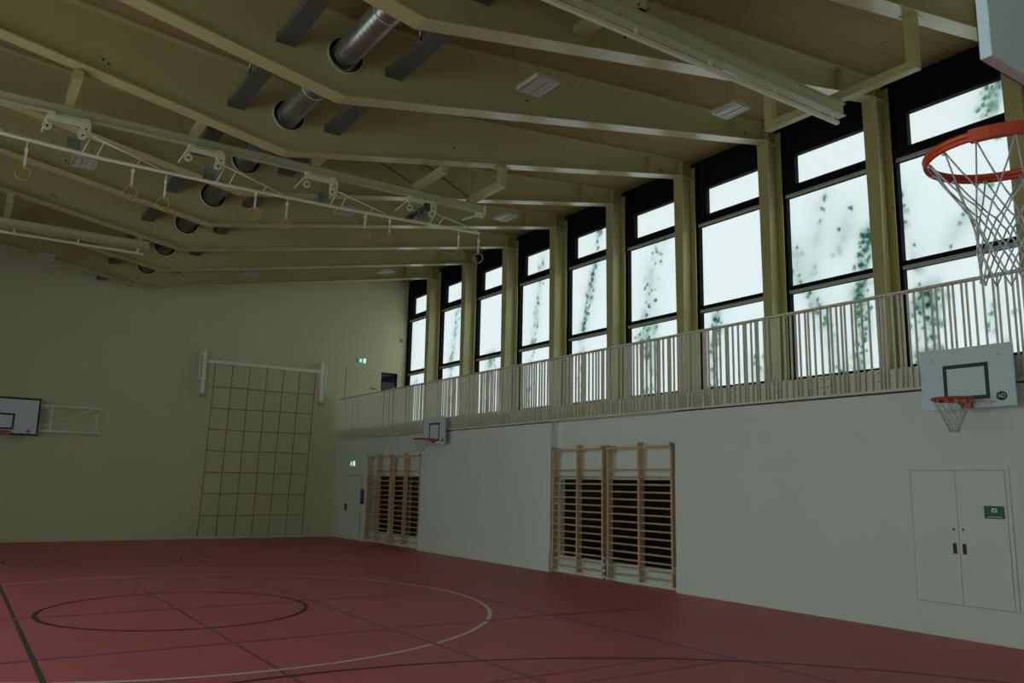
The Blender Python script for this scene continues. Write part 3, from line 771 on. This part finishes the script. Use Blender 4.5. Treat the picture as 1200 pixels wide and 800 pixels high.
for x, s in ((6.36, 1), (10.30, -1)):
    g = MB(); g.box(x-0.06, x+0.06, YN-0.02, YN+0.10, 4.42, 5.93); w_ = g.build('winch_column', 'equipw', nb)
    g = MB(); xo = x-s*0.14 if s > 0 else x+0.14
    g.box(min(x, xo)-0.01, max(x, xo)+0.01, YN-0.03, YN+0.02, 5.74, 5.80); g.box(min(x, xo)-0.01, max(x, xo)+0.01, YN-0.03, YN+0.02, 4.96, 5.02)
    g.box(xo-0.02, xo+0.02, YN-0.03, YN+0.01, 4.96, 5.80); g.build('guide_frame', 'equipw', w_)
    for z in (5.78, 4.98): MB().box(x-0.12, x+0.12, YN+0.10, Y1-0.002, z, z+0.08).build('wall_bracket', 'equipw', w_)
    g = MB(); g.box(x-0.075, x+0.075, YN-0.05, YN+0.05, 4.40, 4.52); g.build('end_block', 'galv', w_)

# ---------------------------------------------------------------- gymnastic ring rig
def frame(x, ya, yb, zr0, label, brace=True):
    """inverted U hung from two neighbouring beams"""
    t = thing('hanging_bracket', label, 'hanging bracket', (x, (ya+yb)/2, zr0), 'steel frames hung between the roof beams')
    w = 0.065; zl = zb(x)
    MB().box(x-w, x+w, ya+ (0.01 if zl < zr0+0.2 else -0.07), yb- (0.01 if zl < zr0+0.2 else -0.07), zr0, zr0+0.13).build('crossbar', 'steel', t)
    if zl > zr0+0.2:
        for y in (ya, yb):
            MB().box(x-w, x+w, y-0.07, y+0.07, zr0+0.13, zl+w*0.19-0.002).build('leg', 'steel', t)
            MB().box(x-0.12, x+0.12, y-0.1, y+0.1, zl+0.012*(-1 if x > 4 else -1)-0.022, zl-0.021).build('clamp_plate', 'steel', t)
        if brace:
            g = MB(); g.cyl((x, ya+0.08, zl-0.03), (x-0.9, (ya+yb)/2, zr0+0.1), 0.018, 8); g.build('brace', 'tray', t)
            g = MB(); g.cyl((x, yb-0.08, zl-0.03), (x-0.5, (ya+yb)/2, zr0+0.1), 0.018, 8); g.build('brace', 'steel', t)
    return t
def bracket(x, label):
    t = thing('hanging_bracket', label, 'hanging bracket', (x, 13.4, 7.57), 'steel brackets hung from the roof beam')
    w = 0.065; zl = zb(x); low = zl < 7.77
    MB().box(x-w, x+w, 12.81 if low else 12.73, 14.06, 7.57, 7.70).build('crossbar', 'steel', t)
    if not low:
        MB().box(x-w, x+w, 12.73, 12.87, 7.70, zl+w*0.18-0.002).build('leg', 'steel', t)
        MB().box(x-0.12, x+0.12, 12.69, 12.91, zl-0.05, zl-0.024).build('clamp_plate', 'steel', t)
    if x < 6: return t
    MB().cyl((x, 14.0, 7.69), (x-0.42, 15.18, zc(x-0.42)-0.08), 0.018, 8).build('brace', 'tray', t)
    MB().cyl((x+0.02, 14.0, 7.69), (x+0.76, 15.18, zc(x+0.76)-0.08), 0.018, 8).build('brace', 'steel2', t)
for i, x in enumerate((0.91, 2.80, 4.95, 7.03, 8.31)):
    bracket(x, 'steel bracket with two braces carrying the ring rig, %s from its right end' % ORD[4-i])
rig = thing('ring_rig', 'pale steel rail with winch pulleys and long tube carrying the gymnastic rings', 'ring rig', (3.0, 14.0, 7.0))
def ibeam(mb, x0, x1, y, z0, z1, w):
    mb.box(x0, x1, y-w/2, y+w/2, z0, z0+0.012); mb.box(x0, x1, y-w/2, y+w/2, z1-0.012, z1); mb.box(x0, x1, y-0.025, y+0.025, z0+0.012, z1-0.012)
g = MB(); ibeam(g, XL, 8.62, 14.0, 7.43, 7.568, 0.13); g.build('rail_beam', 'steel2', rig)
g = MB(); g.box(8.62, 8.64, 13.9, 14.1, 7.40, 7.58); g.box(8.45, 8.64, 13.97, 14.03, 7.34, 7.43); g.cyl((8.5, 14, 7.38), (8.15, 14.0, 7.2), 0.02, 8); g.build('end_plate', 'equip', rig)
tubez = [(-3, 6.95), (0.05, 6.93), (1.46, 6.865), (3.2, 6.86), (5.5, 6.89), (7.1, 6.94), (8.55, 6.99)]
def tz(x):
    for (a, za), (b, zb_) in zip(tubez, tubez[1:]):
        if a <= x <= b: return za+(zb_-za)*(x-a)/(b-a)
    return 6.95
YT = 14.0
g = MB(); g.tube([(x, YT, z) for x, z in tubez], 0.030, 12); g.build('lifting_tube', 'equip', rig)
for bi, b in enumerate((-1.05, 1.16, 3.23, 5.28, 7.36)):
    yb_ = 13.86
    g = MB()
    g.box(b-0.54, b+0.08, yb_-0.03, yb_+0.03, 7.265, 7.335); g.box(b-0.06, b+0.08, yb_-0.03, yb_+0.03, 7.12, 7.265)
    g.box(b-0.50, b-0.42, yb_, 14.0, 7.335, 7.40); g.box(b-0.04, b+0.06, yb_, 14.0, 7.335, 7.40); g.box(b-0.50, b+0.06, 13.96, 14.04, 7.40, 7.43)
    br = g.build('pulley_bracket', 'equip', rig)
    MB().cyl((b+0.015, yb_-0.034, 7.22), (b+0.015, yb_-0.03, 7.22), 0.016, 8).build('bolt', 'dark', br)
    for px, pz in ((b-0.52, 7.13), (b-0.03, 7.10)):
        g = MB(); g.cyl((px, yb_-0.05, pz), (px, yb_-0.032, pz), 0.065, 20); g.ring((px, yb_-0.052, pz), 0.06, 0.010, 'Y', 20, 6)
        pu = g.build('pulley', 'equip', br)
        MB().cyl((px, yb_-0.066, pz), (px, yb_-0.05, pz), 0.018, 8).build('axle', 'dark', pu)
    g = MB(); g.cyl((b-0.52, yb_, 7.28), (b-0.52, yb_-0.02, 7.15), 0.012, 8); g.cyl((b-0.53, yb_, 7.30), (b-0.56, yb_+0.5, 7.22), 0.014, 8)
    g.build('stay', 'equip', br)
    g = MB(); g.box(b-0.22, b-0.04, YT-0.05, YT+0.05, tz(b)+0.034, tz(b)+0.2); g.build('tube_block', 'galv', rig)
    # triangular bracing of the tube
    g = MB(); a0 = Vector((b+0.08, yb_, 7.15)); a1 = Vector((b+1.14, YT-0.03, tz(min(b+1.14, 8.5))+0.03))
    g.cyl(a0, a1, 0.012, 8)
    for q in (0.02, 0.2, 0.72):
        p = a0.lerp(a1, q); xx = p.x-0.10*(1-q); g.cyl(p, (xx, YT, tz(max(-3, min(xx, 8.5)))), 0.010, 8)
    g.cyl((b-0.52, yb_-0.04, 7.13), (b-0.14, YT, tz(b)+0.2), 0.004, 6)
    g.cyl((b-0.02, yb_-0.04, 7.09), (b-0.10, YT, tz(b)+0.2), 0.004, 6)
    g.build('truss_rods', 'equip', rig)
g = MB(); g.cyl((7.22, 13.83, 7.23), (7.2, 14.5, 7.19), 0.05, 14); g.cyl((7.2, 14.42, 7.195), (7.2, 14.6, 7.185), 0.062, 14); g.box(7.16, 7.28, 13.80, 13.86, 7.15, 7.30); g.build('winch_motor', 'motor', rig)

RX = [(0.42, 6.37, 0.2), (1.92, 6.40, 0.1), (2.43, 6.33, 0.5), (3.92, 6.46, 0.4), (4.49, 6.39, 0.9), (6.01, 6.47, 0.3), (6.52, 6.48, 0.1), (8.07, 6.45, 0.4), (8.54, 6.45, 0.9)]
names = ['leftmost gymnastic ring hanging from the tube under the ceiling',
         'gymnastic ring, left one of the second pair from the left', 'gymnastic ring, right one of the second pair from the left',
         'gymnastic ring, left one of the middle pair', 'gymnastic ring, right one of the middle pair',
         'gymnastic ring, left one of the pair left of the tube end pair', 'gymnastic ring, right one of the pair left of the tube end pair',
         'gymnastic ring, left one of the pair at the right end of the tube', 'rightmost gymnastic ring, against the dark window frame']
for (x, z, yw), lab in zip(RX, names):
    t = thing('gymnastic_ring', lab, 'gymnastic ring', (x, YT, z), 'gymnastic rings under the ceiling')
    ax = Vector((math.sin(yw), math.cos(yw), 0))
    MB().ring((x, YT, z), 0.102, 0.014, ax, 28, 8).build('ring', 'ringwood', t)
    top = z+0.102; zt = tz(x)-0.036
    MB().box(x-0.017, x+0.017, YT-0.005, YT+0.005, top-0.02, top+0.26).build('strap', 'strap', t)
    g = MB(); g.box(x-0.024, x+0.024, YT-0.012, YT+0.012, top+0.24, top+0.29); bk = g.build('buckle', 'equipw', t)
    MB().cyl((x, YT, top+0.28), (x, YT, zt), 0.009, 6).build('cord', 'strap', bk)

# ---------------------------------------------------------------- divider curtain rails
def crail(y, x0, x1, label, xfr):
    t = thing('curtain_rail', label, 'curtain rail', ((x0+x1)/2, y, 7.24), 'curtain rails under the roof')
    g = MB(); ibeam(g, x0, x1, y, 7.36, 7.56, 0.14); g.build('rail_beam', 'steel2', t)
    g = MB(); g.box(x0, x1-0.12, y-0.028, y+0.028, 7.215, 7.265); g.build('guide_rail', 'equip', t)
    x = x1-0.25
    while x > x0:
        g = MB(); g.box(x-0.02, x+0.02, y-0.012, y+0.012, 7.265, 7.36); g.build('rail_clip', 'equip', t); x -= 1.3
    return t
crail(6.8, 3.0, 10.46, 'cream curtain rail under the beams nearest the camera, at the upper right', None)
crail(21.2, XL, 3.45, 'cream curtain rail in front of the far end wall, at left', None)
frame(10.34, 5.6, 8.0, 7.562, 'steel frame holding the end of the near curtain rail', brace=False)
ff = thing('hanging_bracket', 'steel crossbar and post holding the middle of the near curtain rail', 'hanging bracket', (6.36, 6.8, 7.56), 'steel frames hung between the roof beams')
MB().box(6.26, 6.46, 5.61, 7.99, 7.82, 7.95).build('crossbar', 'steel', ff)
g = MB(); g.box(6.28, 6.40, 6.70, 6.90, 7.562, 7.82); g.box(6.24, 6.44, 6.70, 6.90, 7.562, 7.575); g.build('post', 'steel', ff)
for dx in (-0.08, 0.08): MB().cyl((6.34+dx, 6.69, 7.60), (6.34+dx, 6.70, 7.60), 0.014, 8).build('bolt', 'dark', ff)
frame(0.42, 20.0, 22.4, 7.562, 'steel frame holding the far curtain rail at left', brace=False)
frame(3.2, 20.0, 22.4, 7.562, 'steel crossbar holding the right end of the far curtain rail', brace=False)

# ---------------------------------------------------------------- ceiling lamps
def lamp(x, y, z, label):
    t = thing('ceiling_lamp', label, 'ceiling lamp', (x, y, z), 'square ceiling lamps between the beams')
    w, l = 0.205, 0.265
    g = MB(); g.box(x-w, x+w, y-l, y+l, z+0.012, z+0.06); g.box(x-w, x-w+0.02, y-l, y+l, z, z+0.012); g.box(x+w-0.02, x+w, y-l, y+l, z, z+0.012)
    g.box(x-w+0.02, x+w-0.02, y-l, y-l+0.02, z, z+0.012); g.box(x-w+0.02, x+w-0.02, y+l-0.02, y+l, z, z+0.012); g.build('housing', 'lampw', t)
    for s in (-1, 1):
        q = MB(); q.m('lampd'); q.box(x+s*0.095-0.06, x+s*0.095+0.06, y-l+0.04, y+l-0.04, z+0.006, z+0.0119)
        q.m('louvre')
        for i in range(16):
            yy = y-l+0.05+i*(2*l-0.1)/15; q.box(x+s*0.095-0.052, x+s*0.095+0.052, yy-0.009, yy+0.009, z+0.001, z+0.006)
        q.build('louvre', None, t)
    for dx, dy in ((-0.12, -0.15), (0.12, 0.15)):
        MB().cyl((x+dx, y+dy, z+0.06), (x+dx, y+dy, zc(x+dx)+0.005), 0.003, 6).build('cable', 'tray', t)
    return t
lamp(6.58, 9.22, 7.67, 'louvred ceiling lamp nearest the camera, left of the near curtain rail')
lamp(10.7, 9.12, 8.42, 'louvred ceiling lamp close to the windows, beside the end of the near curtain rail')
lamp(1.42, 16.4, 7.55, 'louvred ceiling lamp at left behind the ring rig')
lamp(6.58, 16.4, 7.69, 'louvred ceiling lamp behind the ring rig, above its right half')
lamp(10.85, 16.5, 8.45, 'louvred ceiling lamp just beyond the right end of the ring rig')
lamp(1.42, 23.6, 7.35, 'louvred ceiling lamp at far left, next to the end wall')
lamp(6.62, 23.6, 7.72, 'louvred ceiling lamp in the middle, next to the end wall')
lamp(10.9, 23.6, 8.52, 'louvred ceiling lamp at far right, next to the end wall and windows')

# ---------------------------------------------------------------- climbing plants outside the frosted glass
def leaf(mb, c, size, n_, roll):
    """a palmate leaf: five pointed leaflets fanned from one stalk"""
    n_ = Vector(n_).normalized(); a = n_.orthogonal().normalized(); b = n_.cross(a)
    c = Vector(c)
    for ang, ln in ((0, 1.25), (0.75, 1.1), (-0.75, 1.1), (1.65, 0.8), (-1.65, 0.8)):
        t = roll+ang+rnd.uniform(-.15, .15); e1 = a*math.cos(t)+b*math.sin(t); e2 = n_.cross(e1)
        ln *= size*rnd.uniform(0.85, 1.15); w = ln*rnd.uniform(0.17, 0.24); dr = n_*rnd.uniform(0, 0.04)*ln
        vs = [mb.bm.verts.new(p) for p in (c, c+e1*ln*.35+e2*w, c+e1*ln*.7+e2*w*.75+dr, c+e1*ln+dr*2, c+e1*ln*.7-e2*w*.75+dr, c+e1*ln*.35-e2*w)]
        mb._f(vs)
XP = XG+0.121
VINES = [
 ([(6.04, 8.9), (6.10, 8.5), (6.22, 8.2), (6.16, 7.7)], 0.22, 60, 0.05, 'climbing plant at the top of the nearest window, above the hoop'),
 ([(7.89, 7.4), (7.8, 6.83), (7.71, 6.25), (7.55, 5.6)], 0.12, 40, 0.16, 'thin climbing shoot at the left side of the nearest window'),
 ([(7.55, 5.45), (7.44, 5.1), (7.52, 4.44), (7.5, 3.9)], 0.34, 150, 0.06, 'bushy climbing plant behind the railing in the nearest window'),
 ([(6.29, 6.97), (6.5, 6.55), (6.82, 6.38), (7.05, 5.95)], 0.12, 22, 0.14, 'thin climbing shoot behind the hoop net'),
 ([(6.4, 5.2), (6.35, 4.6), (6.3, 4.0)], 0.2, 22, 0.2, 'faint plant low in the nearest window, right of the bush'),
 ([(10.26, 6.91), (10.09, 6.19), (9.78, 5.6), (9.48, 4.95), (9.28, 4.0)], 0.2, 110, 0.16, 'climbing plant at the left side of the second nearest window'),
 ([(9.37, 7.78), (9.57, 6.95), (9.73, 6.03)], 0.10, 40, 0.36, 'blurred climbing shoot in the middle of the second nearest window'),
 ([(8.78, 7.35), (9.01, 6.81), (9.18, 6.34)], 0.10, 32, 0.36, 'faint climbing shoot right of the middle of the second nearest window'),
 ([(8.51, 6.82), (8.64, 6.05), (8.76, 5.5), (8.7, 5.0), (8.85, 4.0)], 0.17, 170, 0.06, 'dense dark climbing plant at the right side of the second nearest window'),
 ([(12.19, 5.78), (12.25, 5.36), (12.39, 4.9), (12.4, 4.0)], 0.17, 90, 0.07, 'climbing plant low in the third nearest window'),
 ([(11.2, 4.6), (11.1, 4.0)], 0.3, 30, 0.3, 'faint greenery behind the railing of the third nearest window'),
 ([(14.02, 7.9), (14.24, 7.15), (14.40, 6.4), (14.5, 5.9)], 0.28, 60, 0.16, 'loose climbing plant in the fourth nearest window'),
 ([(14.4, 5.85), (14.55, 5.4), (14.36, 4.9), (14.4, 4.0)], 0.33, 130, 0.10, 'bushy climbing plant at the bottom of the fourth nearest window'),
 ([(16.2, 8.82), (16.45, 7.73), (16.66, 7.07), (16.8, 6.38), (17.02, 5.71), (17.01, 4.0)], 0.13, 170, 0.10, 'tall narrow climbing plant in the fifth nearest window'),
 ([(18.78, 8.49), (19.05, 7.26), (19.23, 6.13), (19.46, 5.02), (19.5, 4.0)], 0.13, 120, 0.14, 'tall narrow climbing plant in the sixth nearest window'),
 ([(21.5, 6.0), (21.52, 5.63), (21.65, 5.1), (21.6, 4.0)], 0.26, 80, 0.12, 'climbing plant low in the seventh nearest window'),
 ([(23.66, 8.0), (23.88, 6.78), (24.1, 5.77), (24.1, 4.2)], 0.16, 110, 0.12, 'climbing plant in the eighth nearest window'),
 ([(26.6, 5.6), (26.7, 5.0), (26.7, 4.0)], 0.2, 30, 0.2, 'faint plant at the bottom of the farthest window'),
]
for path, sp, cnt, dep, lab in VINES:
    y, z = path[-1]
    t = thing('climbing_plant', lab, 'plant', (XP+0.1, y, z), 'climbing plants outside the windows')
    pts = [(XP+0.03+dep*0.6, a, b) for a, b in path]
    MB().tube([(max(p[0], XP+0.03), p[1], p[2]) for p in pts], 0.006, 5).build('stem', 'stem', t)
    g = MB()
    L = len(path)-1
    for i in range(int(cnt*1.5)):
        u = rnd.random()*L; k = min(int(u), L-1); q = u-k
        yy = path[k][0]*(1-q)+path[k+1][0]*q; zz = path[k][1]*(1-q)+path[k+1][1]*q
        near = rnd.random() < min(0.3, 0.022/dep)
        dx = 0.004+rnd.random()*0.008 if near else 0.03+rnd.expovariate(1/dep)
        dx = min(dx, 0.8)
        sgn = rnd.gauss(0, 0.5)*sp
        size = rnd.uniform(0.04, 0.078)*(1+0.3*dx)
        q_ = 0.06 if near else 1.0
        nn = (1+rnd.uniform(-.2, .3)*q_, rnd.uniform(-.6, .6)*q_, rnd.uniform(-.5, .7)*q_)
        leaf(g, (XP+dx, yy+sgn, zz+rnd.gauss(0, .06)), size, nn, rnd.uniform(0, 2*PI))
    g.build('foliage', 'leaf', t)

for o in bpy.data.objects:
    if '_o' in o: del o['_o']
